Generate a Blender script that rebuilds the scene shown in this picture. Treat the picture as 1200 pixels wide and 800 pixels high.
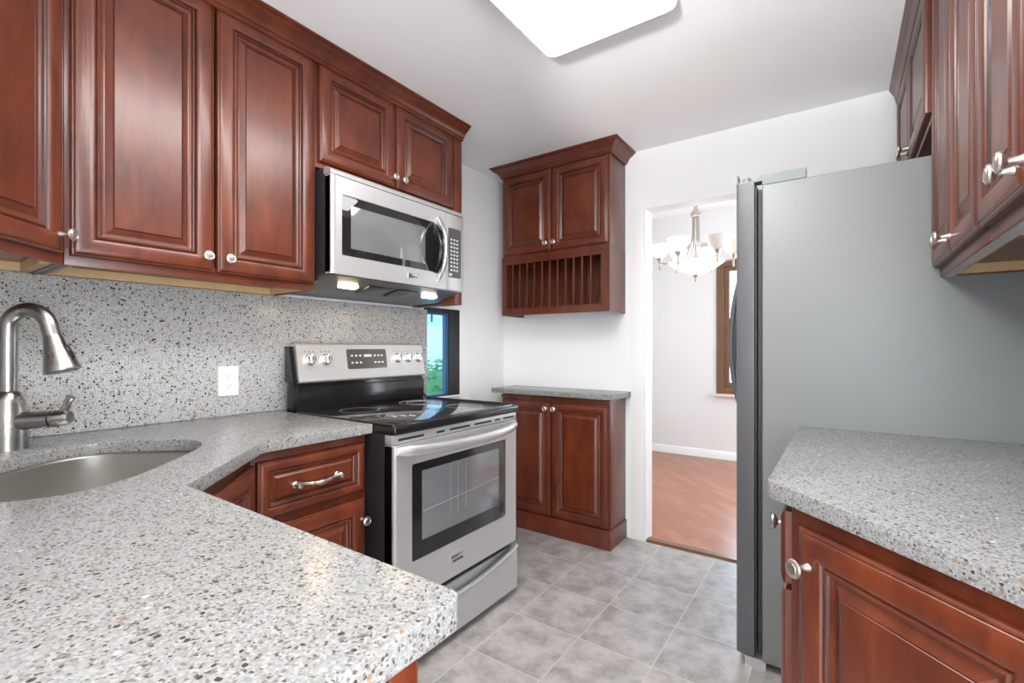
import bpy, bmesh, math, random
from mathutils import Vector, Matrix
random.seed(7)
PI = math.pi
R = math.radians
for o in list(bpy.data.objects):
    bpy.data.objects.remove(o)
S = bpy.context.scene
COL = S.collection

# ------------------------------------------------------------------ camera, sky, lights, exposure
cam_d = bpy.data.cameras.new('camera')
cam = bpy.data.objects.new('camera', cam_d)
COL.objects.link(cam)
cam.location = (0, 0, 1.19)
cam.rotation_euler = (R(90), 0, R(34.8726))
cam_d.sensor_width = 36
cam_d.lens = 554.04 / 1200 * 36
cam_d.shift_y = 7.16 / 1200
cam_d.clip_start = 0.02
S.camera = cam

S.view_settings.view_transform = 'Standard'
S.view_settings.look = 'None'
S.view_settings.gamma = 1
S.view_settings.use_curve_mapping = False
S.view_settings.exposure = 0.9

w = bpy.data.worlds.new('sky')
S.world = w
w.use_nodes = True
bgn = w.node_tree.nodes['Background']
bgn.inputs[0].default_value = (0.66, 0.82, 1.0, 1)
bgn.inputs[1].default_value = 1.7

CEIL_E = 10.0       # ceiling fixture radiance
REAR_FILL_W = 9        # unseen fill light added behind the camera
UP_FILL_W = 500  # added uplight fill for the ceiling
RIGHT_FILL_W = 62  # unseen fill light added on the right
DIN_W = 24
DINR_FILL_W = 27  # side fill added to brighten the dining room walls


def area(name, loc, rot, sx, sy, watts, col=(1, 1, 1)):
    l = bpy.data.lights.new(name, 'AREA')
    l.shape = 'RECTANGLE'
    l.size, l.size_y, l.energy, l.color = sx, sy, watts, col
    o = bpy.data.objects.new(name, l)
    COL.objects.link(o)
    o.location, o.rotation_euler = loc, rot
    return o


# added fills at rear, right and dining side; daylight at the dining room window
area('fill_rear', (-0.2, -2.62, 1.45), (R(90), 0, 0), 2.6, 1.7, REAR_FILL_W, (0.98, 0.98, 1.0))
area('fill_dining_side', (1.64, 4.2, 1.35), (0, R(90), 0), 1.5, 1.7, DINR_FILL_W, (0.96, 0.98, 1.0))
area('fill_right', (1.46, -0.95, 0.70), (0, R(90), 0), 1.2, 2.1, RIGHT_FILL_W, (0.98, 0.99, 1.0))
area('daylight_dining_window', (-0.3, 5.66, 1.45), (R(-90), 0, 0), 1.5, 1.4, DIN_W, (0.95, 0.98, 1.0))

# unseen spot added behind the viewer, aimed up to brighten the ceiling
pl0 = bpy.data.lights.new('uplight_fill', 'SPOT')
pl0.energy = UP_FILL_W
pl0.color = (1, 0.985, 0.965)
pl0.spot_size = R(158)
pl0.spot_blend = 0.3
pl0.shadow_soft_size = 0.15
po0 = bpy.data.objects.new('uplight_fill_light', pl0)
COL.objects.link(po0)
po0.location = (0.2, -2.1, 0.75)
po0.rotation_euler = (R(180), 0, 0)

# ------------------------------------------------------------------ materials


def mat(name, col=(0.8, 0.8, 0.8), rough=0.5, metal=0.0, coat=0.0, emit=None, es=0.0, spec=0.5, trans=0.0, coat_r=0.1):
    m = bpy.data.materials.new(name)
    m.use_nodes = True
    b = m.node_tree.nodes['Principled BSDF']
    b.inputs['Base Color'].default_value = (*col, 1)
    b.inputs['Roughness'].default_value = rough
    b.inputs['Metallic'].default_value = metal
    b.inputs['Coat Weight'].default_value = coat
    b.inputs['Coat Roughness'].default_value = coat_r
    b.inputs['Specular IOR Level'].default_value = spec
    b.inputs['Transmission Weight'].default_value = trans
    if emit:
        b.inputs['Emission Color'].default_value = (*emit, 1)
        b.inputs['Emission Strength'].default_value = es
    return m


def nd(m, t, **k):
    n = m.node_tree.nodes.new(t)
    for a, v in k.items():
        setattr(n, a, v)
    return n


def ln(m, a, b):
    m.node_tree.links.new(a, b)


def bsdf(m):
    return m.node_tree.nodes['Principled BSDF']


def coords(m, scale=(1, 1, 1), rot=(0, 0, 0), kind='Object', loc=(0, 0, 0)):
    tc = nd(m, 'ShaderNodeTexCoord')
    mp = nd(m, 'ShaderNodeMapping')
    mp.inputs['Scale'].default_value = scale
    mp.inputs['Rotation'].default_value = rot
    mp.inputs['Location'].default_value = loc
    ln(m, tc.outputs[kind], mp.inputs['Vector'])
    return mp.outputs[0]


def ramp(m, stops, interp='LINEAR'):
    r = nd(m, 'ShaderNodeValToRGB')
    cr = r.color_ramp
    cr.interpolation = interp
    while len(cr.elements) < len(stops):
        cr.elements.new(0.5)
    for e, (p, c) in zip(cr.elements, stops):
        e.position = p
        e.color = (*c, 1)
    return r


def wood_mat(name, c1, c2, rough=0.38, coat=0.34):
    m = mat(name, c1, rough, coat=coat, coat_r=0.22)
    v = coords(m, (9, 9, 2.2))
    n1 = nd(m, 'ShaderNodeTexNoise')
    n1.inputs['Scale'].default_value = 3.0
    n1.inputs['Detail'].default_value = 6
    n1.inputs['Distortion'].default_value = 0.6
    ln(m, v, n1.inputs['Vector'])
    v2 = coords(m, (3, 3, 2))
    n2 = nd(m, 'ShaderNodeTexNoise')
    n2.inputs['Scale'].default_value = 2.2
    n2.inputs['Detail'].default_value = 3
    ln(m, v2, n2.inputs['Vector'])
    mx = nd(m, 'ShaderNodeMix', data_type='FLOAT')
    mx.inputs[0].default_value = 0.5
    ln(m, n1.outputs[0], mx.inputs[2])
    ln(m, n2.outputs[0], mx.inputs[3])
    r = ramp(m, [(0.33, c1), (0.68, c2)])
    ln(m, mx.outputs[0], r.inputs[0])
    ln(m, r.outputs[0], bsdf(m).inputs['Base Color'])
    return m


def stone_mat(name, k=1.0, chips=0.20, chip_size=0.0036):
    m = mat(name, (0.6, 0.6, 0.58), 0.24, spec=0.4)
    v = coords(m)
    a = nd(m, 'ShaderNodeTexVoronoi')
    a.inputs['Scale'].default_value = 330
    ln(m, v, a.inputs['Vector'])
    sa = nd(m, 'ShaderNodeSeparateColor')
    ln(m, a.outputs['Color'], sa.inputs[0])
    ra = ramp(m, [(p, tuple(min(0.8, k * q) for q in c)) for p, c in ((0.0, (0.10, 0.088, 0.075)), (0.045, (0.18, 0.17, 0.157)), (0.15, (0.27, 0.265, 0.255)),
                  (0.45, (0.32, 0.326, 0.318)), (0.82, (0.37, 0.375, 0.37)))], 'CONSTANT')
    ln(m, sa.outputs[0], ra.inputs[0])
    # larger irregular chips
    nz = nd(m, 'ShaderNodeTexNoise')
    nz.inputs['Scale'].default_value = 160
    ln(m, v, nz.inputs['Vector'])
    add = nd(m, 'ShaderNodeMix', data_type='VECTOR')
    add.inputs[0].default_value = 0.004
    ln(m, v, add.inputs[4])
    ln(m, nz.outputs['Color'], add.inputs[5])
    b = nd(m, 'ShaderNodeTexVoronoi')
    b.inputs['Scale'].default_value = 135
    ln(m, add.outputs[1], b.inputs['Vector'])
    sb = nd(m, 'ShaderNodeSeparateColor')
    ln(m, b.outputs['Color'], sb.inputs[0])
    # size varies from chip to chip
    th = nd(m, 'ShaderNodeMath', operation='MULTIPLY')
    th.inputs[1].default_value = chip_size * 135
    ln(m, sb.outputs[1], th.inputs[0])
    lt = nd(m, 'ShaderNodeMath', operation='LESS_THAN')
    ln(m, b.outputs['Distance'], lt.inputs[0])
    ln(m, th.outputs[0], lt.inputs[1])
    pick = nd(m, 'ShaderNodeMath', operation='LESS_THAN')
    pick.inputs[1].default_value = chips
    ln(m, sb.outputs[0], pick.inputs[0])
    mk = nd(m, 'ShaderNodeMath', operation='MULTIPLY')
    ln(m, lt.outputs[0], mk.inputs[0])
    ln(m, pick.outputs[0], mk.inputs[1])
    rc = ramp(m, [(0.0, (0.05, 0.042, 0.036)), (0.40, (0.11, 0.085, 0.065)), (0.75, (0.24, 0.15, 0.095)), (0.97, (0.60, 0.60, 0.58))], 'CONSTANT')
    ln(m, sb.outputs[2], rc.inputs[0])
    mx = nd(m, 'ShaderNodeMix', data_type='RGBA')
    ln(m, mk.outputs[0], mx.inputs[0])
    ln(m, ra.outputs[0], mx.inputs[6])
    ln(m, rc.outputs[0], mx.inputs[7])
    ln(m, mx.outputs[2], bsdf(m).inputs['Base Color'])
    return m


def steel_mat(name, col, rough, along=(1, 1, 60), metal=1.0):
    m = mat(name, col, rough, metal=metal)
    v = coords(m, along)
    n = nd(m, 'ShaderNodeTexNoise')
    n.inputs['Scale'].default_value = 12
    n.inputs['Detail'].default_value = 4
    ln(m, v, n.inputs['Vector'])
    mr = nd(m, 'ShaderNodeMapRange')
    mr.inputs[3].default_value = rough - 0.05
    mr.inputs[4].default_value = rough + 0.07
    ln(m, n.outputs[0], mr.inputs[0])
    ln(m, mr.outputs[0], bsdf(m).inputs['Roughness'])
    return m


def wall_mat(name, col, rough=0.6):
    m = mat(name, col, rough, spec=0.3)
    v = coords(m, kind='Object')
    n = nd(m, 'ShaderNodeTexNoise')
    n.inputs['Scale'].default_value = 60
    n.inputs['Detail'].default_value = 5
    ln(m, v, n.inputs['Vector'])
    bp = nd(m, 'ShaderNodeBump')
    bp.inputs['Strength'].default_value = 0.04
    bp.inputs['Distance'].default_value = 0.004
    ln(m, n.outputs[0], bp.inputs['Height'])
    ln(m, bp.outputs[0], bsdf(m).inputs['Normal'])
    return m


def tile_mat():
    m = mat('floor_tile', (0.4, 0.38, 0.37), 0.32)
    T = 0.305
    v = coords(m, (1, 1, 1), loc=(0.58, -1.442, 0))
    br = nd(m, 'ShaderNodeTexBrick')
    br.offset = 0.0
    br.inputs['Scale'].default_value = 1.0
    br.inputs['Mortar Size'].default_value = 0.0022
    br.inputs['Mortar Smooth'].default_value = 0.3
    br.inputs['Brick Width'].default_value = T
    br.inputs['Row Height'].default_value = T
    br.inputs['Color1'].default_value = (0.0, 0.0, 0.0, 1)
    br.inputs['Color2'].default_value = (1, 1, 1, 1)
    ln(m, v, br.inputs['Vector'])
    n = nd(m, 'ShaderNodeTexNoise')
    n.inputs['Scale'].default_value = 8.0
    n.inputs['Detail'].default_value = 9
    n.inputs['Roughness'].default_value = 0.68
    n.inputs['Distortion'].default_value = 0.1
    v2 = coords(m, (1, 1, 1))
    ad = nd(m, 'ShaderNodeVectorMath', operation='MULTIPLY_ADD')
    ad.inputs[1].default_value = (3.1, 5.3, 7.7)
    ln(m, br.outputs['Color'], ad.inputs[0])
    ln(m, v2, ad.inputs[2])
    ln(m, ad.outputs[0], n.inputs['Vector'])
    r = ramp(m, [(0.32, (0.20, 0.185, 0.172)), (0.45, (0.30, 0.278, 0.265)), (0.57, (0.385, 0.358, 0.345)), (0.72, (0.45, 0.425, 0.412))])
    ln(m, n.outputs[0], r.inputs[0])
    mx = nd(m, 'ShaderNodeMix', data_type='RGBA')
    mx.inputs[7].default_value = (0.46, 0.435, 0.41, 1)
    ln(m, br.outputs['Fac'], mx.inputs[0])
    ln(m, r.outputs[0], mx.inputs[6])
    ln(m, mx.outputs[2], bsdf(m).inputs['Base Color'])
    bp = nd(m, 'ShaderNodeBump', invert=True)
    bp.inputs['Strength'].default_value = 0.25
    bp.inputs['Distance'].default_value = 0.002
    ln(m, br.outputs['Fac'], bp.inputs['Height'])
    ln(m, bp.outputs[0], bsdf(m).inputs['Normal'])
    return m


def parquet_mat():
    m = mat('parquet', (0.3, 0.12, 0.06), 0.3)
    v = coords(m, rot=(0, 0, R(45)))
    br = nd(m, 'ShaderNodeTexBrick')
    br.offset = 0.5
    br.inputs['Scale'].default_value = 1.0
    br.inputs['Mortar Size'].default_value = 0.0012
    br.inputs['Brick Width'].default_value = 0.30
    br.inputs['Row Height'].default_value = 0.075
    br.inputs['Color1'].default_value = (0.30, 0.115, 0.062, 1)
    br.inputs['Color2'].default_value = (0.38, 0.16, 0.09, 1)
    br.inputs['Mortar'].default_value = (0.22, 0.08, 0.045, 1)
    ln(m, v, br.inputs['Vector'])
    n = nd(m, 'ShaderNodeTexNoise')
    n.inputs['Scale'].default_value = 9
    n.inputs['Detail'].default_value = 5
    ln(m, coords(m, (1, 4, 1)), n.inputs['Vector'])
    mx = nd(m, 'ShaderNodeMix', data_type='RGBA', blend_type='SOFT_LIGHT')
    mx.inputs[0].default_value = 0.35
    ln(m, br.outputs['Color'], mx.inputs[6])
    ln(m, n.outputs['Color'], mx.inputs[7])
    ln(m, mx.outputs[2], bsdf(m).inputs['Base Color'])
    return m


def brick_mat():
    m = mat('far_brick', (0.4, 0.3, 0.3), 0.8)
    v = coords(m, rot=(R(90), 0, R(90)))
    br = nd(m, 'ShaderNodeTexBrick')
    br.inputs['Scale'].default_value = 1.0
    br.inputs['Brick Width'].default_value = 0.22
    br.inputs['Row Height'].default_value = 0.075
    br.inputs['Mortar Size'].default_value = 0.008
    br.inputs['Color1'].default_value = (0.54, 0.33, 0.30, 1)
    br.inputs['Color2'].default_value = (0.62, 0.42, 0.39, 1)
    br.inputs['Mortar'].default_value = (0.8, 0.76, 0.75, 1)
    ln(m, v, br.inputs['Vector'])
    ln(m, br.outputs['Color'], bsdf(m).inputs['Base Color'])
    return m


def glass_mat(name, tint, alpha=0.12, rough=0.02):
    """thin pane: mostly clear with a tint and a mirror-like skin"""
    m = bpy.data.materials.new(name)
    m.use_nodes = True
    nt = m.node_tree
    nt.nodes.clear()
    out = nt.nodes.new('ShaderNodeOutputMaterial')
    t = nt.nodes.new('ShaderNodeBsdfTransparent')
    t.inputs[0].default_value = (*tint, 1)
    g = nt.nodes.new('ShaderNodeBsdfGlossy')
    g.inputs['Roughness'].default_value = rough
    mx = nt.nodes.new('ShaderNodeMixShader')
    fr = nt.nodes.new('ShaderNodeFresnel')
    fr.inputs[0].default_value = 1.45
    ge = nt.nodes.new('ShaderNodeNewGeometry')
    inv = nt.nodes.new('ShaderNodeMath')
    inv.operation = 'SUBTRACT'
    inv.inputs[0].default_value = 1.0
    mu = nt.nodes.new('ShaderNodeMath')
    mu.operation = 'MULTIPLY'
    nt.links.new(ge.outputs['Backfacing'], inv.inputs[1])
    nt.links.new(fr.outputs[0], mu.inputs[0])
    nt.links.new(inv.outputs[0], mu.inputs[1])
    nt.links.new(mu.outputs[0], mx.inputs[0])
    nt.links.new(t.outputs[0], mx.inputs[1])
    nt.links.new(g.outputs[0], mx.inputs[2])
    nt.links.new(mx.outputs[0], out.inputs[0])
    return m


WOOD = wood_mat('cherry', (0.062, 0.0095, 0.0035), (0.150, 0.030, 0.0085))
GLAZE = mat('dark_glaze', (0.014, 0.004, 0.003), 0.4, coat=0.2)
MAPLE = wood_mat('raw_maple', (0.55, 0.36, 0.17), (0.66, 0.45, 0.23), 0.5, 0.05)
FILM = mat('protective_film', (0.42, 0.36, 0.35), 0.22)
STONE = stone_mat('speckled_stone', 0.78)
STONE_LIT = stone_mat('speckled_stone_brightened', 1.42, 0.27, 0.0042)  # same stone with a brightened colour, standing in for light on the backsplash
STEEL = steel_mat('brushed_steel', (0.60, 0.592, 0.583), 0.42, metal=0.78)
STEEL_D = steel_mat('dark_steel', (0.20, 0.20, 0.205), 0.34)
NICKEL = steel_mat('satin_nickel', (0.60, 0.555, 0.505), 0.34, (1, 1, 1))
FAUC = steel_mat('faucet_nickel', (0.37, 0.36, 0.34), 0.27, (1, 1, 1))
CHROME = mat('chrome', (0.72, 0.72, 0.72), 0.24, 1.0)
BLACK = mat('black_enamel', (0.010, 0.010, 0.011), 0.16)
HANDLE = steel_mat('satin_steel', (0.60, 0.595, 0.585), 0.36, metal=0.8)
SINKM = steel_mat('sink_steel', (0.60, 0.59, 0.56), 0.30)
BLACK_M = mat('black_plastic', (0.015, 0.015, 0.016), 0.45)
CGLASS = mat('cooktop_glass', (0.018, 0.016, 0.016), 0.06, spec=0.8)
DGLASS = mat('dark_oven_glass', (0.012, 0.012, 0.013), 0.05, spec=0.45)
MGLASS = mat('mesh_window', (0.13, 0.13, 0.135), 0.08, spec=0.8)
GREYP = mat('control_panel_grey', (0.055, 0.055, 0.058), 0.25)
PRINT = mat('printed_marks', (0.55, 0.55, 0.55), 0.5)
DISP = mat('display_glass', (0.07, 0.065, 0.06), 0.08, spec=0.9)
RING = mat('burner_mark', (0.30, 0.29, 0.28), 0.3)
WALL = wall_mat('white_wall_paint', (0.84, 0.84, 0.845))
CEILM = wall_mat('ceiling_paint', (0.92, 0.92, 0.92))
DWALL = wall_mat('dining_wall_paint', (0.74, 0.735, 0.715))
TRIMW = mat('white_trim_paint', (0.86, 0.86, 0.85), 0.35)
TILE = tile_mat()
PARQ = parquet_mat()
FRIDGE_S = mat('fridge_side_paint', (0.205, 0.215, 0.211), 0.42)
FRIDGE_D = steel_mat('fridge_door_steel', (0.13, 0.13, 0.135), 0.42, (1, 1, 0.6), metal=0.35)
FRIDGE_P = mat('fridge_hinge_plastic', (0.20, 0.225, 0.222), 0.45)
GASKET = mat('gasket', (0.03, 0.03, 0.03), 0.6)
FRAMEB = mat('black_window_frame', (0.018, 0.017, 0.018), 0.35)
BLUEF = mat('blue_edge_seal', (0.03, 0.10, 0.19), 0.35)
WFRAME = wood_mat('window_wood', (0.11, 0.045, 0.015), (0.17, 0.075, 0.025), 0.35)
CHN = steel_mat('chandelier_nickel', (0.40, 0.36, 0.32), 0.36, (1, 1, 1))
SILLM = mat('pink_sill', (0.75, 0.60, 0.52), 0.5)
SLOT = mat('socket_slot_grey', (0.25, 0.25, 0.25), 0.5)
OUTLET = mat('outlet_plastic', (0.84, 0.84, 0.82), 0.3)
LENS = mat('light_lens', (0.9, 0.9, 0.9), 0.4, emit=(1, 0.99, 0.975), es=CEIL_E)
LAMP = mat('hood_lamp', (0.9, 0.9, 0.9), 0.3, emit=(1, 0.74, 0.48), es=38)
SH_ON = mat('alabaster_glass_lit', (0.85, 0.82, 0.78), 0.35, emit=(1, 0.94, 0.86), es=0.22)
SH_OFF = mat('alabaster_glass', (0.62, 0.55, 0.50), 0.3, emit=(1, 0.86, 0.75), es=0.05)
GLASS_B = glass_mat('window_glass_blue', (0.72, 0.88, 0.95))
GLASS_C = glass_mat('window_glass_clear', (0.9, 0.95, 1.0))
LEAF = mat('hedge_leaf', (0.16, 0.36, 0.14), 0.6)
BRICK = brick_mat()
CONC = mat('pale_concrete', (0.62, 0.62, 0.62), 0.8)
ACM = mat('aircon_white', (0.6, 0.72, 0.78), 0.5)

# ------------------------------------------------------------------ mesh builder


class MB:
    def __init__(self):
        self.bm = bmesh.new()

    def _merge(self, tmp, mi=0, mtx=None):
        if mi:
            for f in tmp.faces:
                f.material_index = mi
        if mtx is not None:
            bmesh.ops.transform(tmp, matrix=mtx, verts=tmp.verts[:])
        me = bpy.data.meshes.new('tmp')
        tmp.to_mesh(me)
        self.bm.from_mesh(me)
        bpy.data.meshes.remove(me)
        tmp.free()

    def box(self, x0, x1, y0, y1, z0, z1, bev=0.0, seg=2, mi=0, mtx=None):
        t = bmesh.new()
        vs = [t.verts.new((x, y, z)) for x in (x0, x1) for y in (y0, y1) for z in (z0, z1)]
        for q in ((0, 1, 3, 2), (4, 6, 7, 5), (0, 4, 5, 1), (2, 3, 7, 6), (0, 2, 6, 4), (1, 5, 7, 3)):
            t.faces.new([vs[i] for i in q])
        bmesh.ops.recalc_face_normals(t, faces=t.faces[:])
        if bev > 0:
            bmesh.ops.bevel(t, geom=t.edges[:], offset=bev, segments=seg, profile=0.5, affect='EDGES')
        self._merge(t, mi, mtx)
        return self

    def prism(self, pts, z0, z1, bev=0.0, seg=2, mi=0, mtx=None, axis='z', both=False):
        """polygon extruded along z (or y / x via axis)"""
        t = bmesh.new()
        a = [t.verts.new((p[0], p[1], z0)) for p in pts]
        b = [t.verts.new((p[0], p[1], z1)) for p in pts]
        n = len(pts)
        t.faces.new(a[::-1])
        top = t.faces.new(b)
        for i in range(n):
            t.faces.new((a[i], a[(i + 1) % n], b[(i + 1) % n], b[i]))
        bmesh.ops.recalc_face_normals(t, faces=t.faces[:])
        if bev > 0:
            ed = [e for e in t.edges if all(abs(v.co.z - z1) < 1e-7 for v in e.verts) or (both and all(abs(v.co.z - z0) < 1e-7 for v in e.verts))]
            bmesh.ops.bevel(t, geom=ed, offset=bev, segments=seg, profile=0.5, affect='EDGES')
        if axis == 'x':      # (a,b) -> (y,z), extrude x
            m = Matrix(((0, 0, 1, 0), (1, 0, 0, 0), (0, 1, 0, 0), (0, 0, 0, 1)))
            bmesh.ops.transform(t, matrix=m, verts=t.verts[:])
        elif axis == 'y':    # (a,b) -> (x,z), extrude y
            m = Matrix(((1, 0, 0, 0), (0, 0, 1, 0), (0, 1, 0, 0), (0, 0, 0, 1)))
            bmesh.ops.transform(t, matrix=m, verts=t.verts[:])
            bmesh.ops.reverse_faces(t, faces=t.faces[:])
        self._merge(t, mi, mtx)
        return self

    def plate(self, outer, holes, z0, z1, bev=0.0, mi=0, mtx=None, axis='z', both=False):
        """flat slab with holes"""
        t = bmesh.new()
        loops = [outer] + holes
        rings = []
        for z in (z0, z1):
            es, rs = [], []
            for lp in loops:
                vs = [t.verts.new((p[0], p[1], z)) for p in lp]
                es += [t.edges.new((vs[i], vs[(i + 1) % len(vs)])) for i in range(len(vs))]
                rs.append(vs)
            bmesh.ops.triangle_fill(t, use_beauty=True, use_dissolve=False, edges=es)
            rings.append(rs)
        for ra, rb in zip(*rings):
            n = len(ra)
            for i in range(n):
                t.faces.new((ra[i], ra[(i + 1) % n], rb[(i + 1) % n], rb[i]))
        bmesh.ops.recalc_face_normals(t, faces=t.faces[:])
        if bev > 0:
            ed = []
            for e in t.edges:
                if len(e.link_faces) == 2:
                    za = all(abs(v.co.z - z1) < 1e-7 for v in e.verts) or (both and all(abs(v.co.z - z0) < 1e-7 for v in e.verts))
                    n0, n1 = e.link_faces[0].normal, e.link_faces[1].normal
                    if za and abs(n0.dot(n1)) < 0.3:
                        ed.append(e)
            bmesh.ops.bevel(t, geom=ed, offset=bev, segments=3, profile=0.5, affect='EDGES', clamp_overlap=True)
        if axis == 'x':
            m = Matrix(((0, 0, 1, 0), (1, 0, 0, 0), (0, 1, 0, 0), (0, 0, 0, 1)))
            bmesh.ops.transform(t, matrix=m, verts=t.verts[:])
        elif axis == 'y':
            m = Matrix(((1, 0, 0, 0), (0, 0, 1, 0), (0, 1, 0, 0), (0, 0, 0, 1)))
            bmesh.ops.transform(t, matrix=m, verts=t.verts[:])
            bmesh.ops.reverse_faces(t, faces=t.faces[:])
        self._merge(t, mi, mtx)
        return self

    def lathe(self, prof, seg=24, mi=0, mtx=None, cap=True):
        """prof: (radius, z) list, spun about z"""
        t = bmesh.new()
        rings = []
        for r, z in prof:
            rings.append([t.verts.new((r * math.cos(2 * PI * k / seg), r * math.sin(2 * PI * k / seg), z)) for k in range(seg)])
        for a, b in zip(rings, rings[1:]):
            for k in range(seg):
                t.faces.new((a[k], a[(k + 1) % seg], b[(k + 1) % seg], b[k]))
        if cap:
            if prof[0][0] > 1e-6:
                t.faces.new(rings[0][::-1])
            if prof[-1][0] > 1e-6:
                t.faces.new(rings[-1])
        bmesh.ops.remove_doubles(t, verts=t.verts[:], dist=1e-6)
        bmesh.ops.recalc_face_normals(t, faces=t.faces[:])
        self._merge(t, mi, mtx)
        return self

    def tube(self, pts, rad, seg=14, mi=0, mtx=None, flat=1.0):
        pts = [Vector(p) for p in pts]
        if not hasattr(rad, '__len__'):
            rad = [rad] * len(pts)
        t = bmesh.new()
        rings = []
        ref = None
        for i, p in enumerate(pts):
            d = (pts[min(i + 1, len(pts) - 1)] - pts[max(i - 1, 0)]).normalized()
            if ref is None:
                ref = Vector((0, 0, 1)) if abs(d.z) < 0.9 else Vector((1, 0, 0))
            u = (ref - d * ref.dot(d)).normalized()
            v = d.cross(u)
            ref = u
            rings.append([t.verts.new(p + rad[i] * (u * math.cos(2 * PI * k / seg) + v * math.sin(2 * PI * k / seg) * flat)) for k in range(seg)])
        for a, b in zip(rings, rings[1:]):
            for k in range(seg):
                t.faces.new((a[k], a[(k + 1) % seg], b[(k + 1) % seg], b[k]))
        t.faces.new(rings[0][::-1])
        t.faces.new(rings[-1])
        bmesh.ops.recalc_face_normals(t, faces=t.faces[:])
        self._merge(t, mi, mtx)
        return self

    def ring(self, c, r, w, z0, z1, seg=48, mi=0):
        return self.plate([(c[0] + r * math.cos(2 * PI * k / seg), c[1] + r * math.sin(2 * PI * k / seg)) for k in range(seg)],
                          [[(c[0] + (r - w) * math.cos(2 * PI * k / seg), c[1] + (r - w) * math.sin(2 * PI * k / seg)) for k in range(seg)]], z0, z1, mi=mi)

    def panel(self, x0, x1, z0, z1, prof, y0=0.0, mi_of=None, mtx=None):
        """raised panel front: prof = (inset, outward depth, material) loops, y0 = back plane, front goes to -y"""
        t = bmesh.new()
        loops = []
        for ins, dep, m_ in prof:
            loops.append([t.verts.new((x, y0 - dep, z)) for x, z in ((x0 + ins, z0 + ins), (x1 - ins, z0 + ins), (x1 - ins, z1 - ins), (x0 + ins, z1 - ins))])
        for i, (a, b) in enumerate(zip(loops, loops[1:])):
            for k in range(4):
                f = t.faces.new((a[k], a[(k + 1) % 4], b[(k + 1) % 4], b[k]))
                f.material_index = prof[i + 1][2]
        t.faces.new(loops[-1])
        t.faces.new(loops[0][::-1])
        bmesh.ops.recalc_face_normals(t, faces=t.faces[:])
        self._merge(t, 0, mtx)
        return self

    def sweep(self, path, prof, mi=0, closed_ends=True):
        """profile (out, z) swept along a plan polyline with mitred corners; out is to the right of travel"""
        t = bmesh.new()
        n = len(path)
        rings = []
        for i in range(n):
            p = Vector(path[i])
            ds = []
            if i > 0:
                ds.append((p - Vector(path[i - 1])).normalized())
            if i < n - 1:
                ds.append((Vector(path[i + 1]) - p).normalized())
            ns = [Vector((d.y, -d.x)) for d in ds]
            if len(ns) == 2:
                m_ = (ns[0] + ns[1]).normalized()
                m_ = m_ / max(0.3, m_.dot(ns[0]))
            else:
                m_ = ns[0]
            rings.append([t.verts.new((p.x + m_.x * o_, p.y + m_.y * o_, z)) for o_, z in prof])
        k = len(prof)
        for a, b in zip(rings, rings[1:]):
            for j in range(k):
                t.faces.new((a[j], a[(j + 1) % k], b[(j + 1) % k], b[j]))
        t.faces.new(rings[0])
        t.faces.new(rings[-1][::-1])
        bmesh.ops.recalc_face_normals(t, faces=t.faces[:])
        self._merge(t, mi)
        return self

    def build(self, name, mats, parent=None, smooth=True, ang=34):
        bm = self.bm
        bm.normal_update()
        if smooth:
            for f in bm.faces:
                f.smooth = True
            for e in bm.edges:
                if len(e.link_faces) == 2 and e.calc_face_angle(0) > R(ang):
                    e.smooth = False
        me = bpy.data.meshes.new(name)
        bm.to_mesh(me)
        bm.free()
        for m_ in (mats if isinstance(mats, (list, tuple)) else [mats]):
            me.materials.append(m_)
        o = bpy.data.objects.new(name, me)
        COL.objects.link(o)
        if parent:
            o.parent = parent
        return o


def tag(o, label=None, cat=None, group=None, kind=None):
    if label:
        o['label'] = label
    if cat:
        o['category'] = cat
    if group:
        o['group'] = group
    if kind:
        o['kind'] = kind
    return o


def thing(name, label, cat, loc=(0, 0, 0), rz=0.0, group=None):
    o = bpy.data.objects.new(name, None)
    o.empty_display_size = 0.1
    COL.objects.link(o)
    o.location = loc
    o.rotation_euler = (0, 0, R(rz))
    return tag(o, label, cat, group)


def struct(name, mb, m, label=None, parent=None):
    o = mb.build(name, m, parent)
    o['kind'] = 'structure'
    o['label'] = label or name.replace('_', ' ')
    return o


def TR(x=0, y=0, z=0):
    return Matrix.Translation((x, y, z))


def rrect(x0, x1, y0, y1, r, n=6):
    pts = []
    for cx, cy, a0 in ((x1 - r, y0 + r, -90), (x1 - r, y1 - r, 0), (x0 + r, y1 - r, 90), (x0 + r, y0 + r, 180)):
        for k in range(n + 1):
            a = R(a0 + 90 * k / n)
            pts.append((cx + r * math.cos(a), cy + r * math.sin(a)))
    return pts


def round_corner(p, q, s, r, n=5):
    """arc points replacing corner q between p and s"""
    P_, Q, S_ = Vector(p), Vector(q), Vector(s)
    a = (P_ - Q).normalized()
    b = (S_ - Q).normalized()
    half = a.angle(b) / 2
    d = r / math.tan(half)
    c = Q + (a + b).normalized() * (r / math.sin(half))
    v0 = Q + a * d - c
    v1 = Q + b * d - c
    ang = v0.angle_signed(v1)
    out = []
    for k in range(n + 1):
        t = -ang * k / n
        out.append((c.x + v0.x * math.cos(t) - v0.y * math.sin(t), c.y + v0.x * math.sin(t) + v0.y * math.cos(t)))
    return out


# ------------------------------------------------------------------ the setting
XL, XR, YB, ZC = -2.06, 0.56, 2.847, 2.405
YD = 5.42

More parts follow.
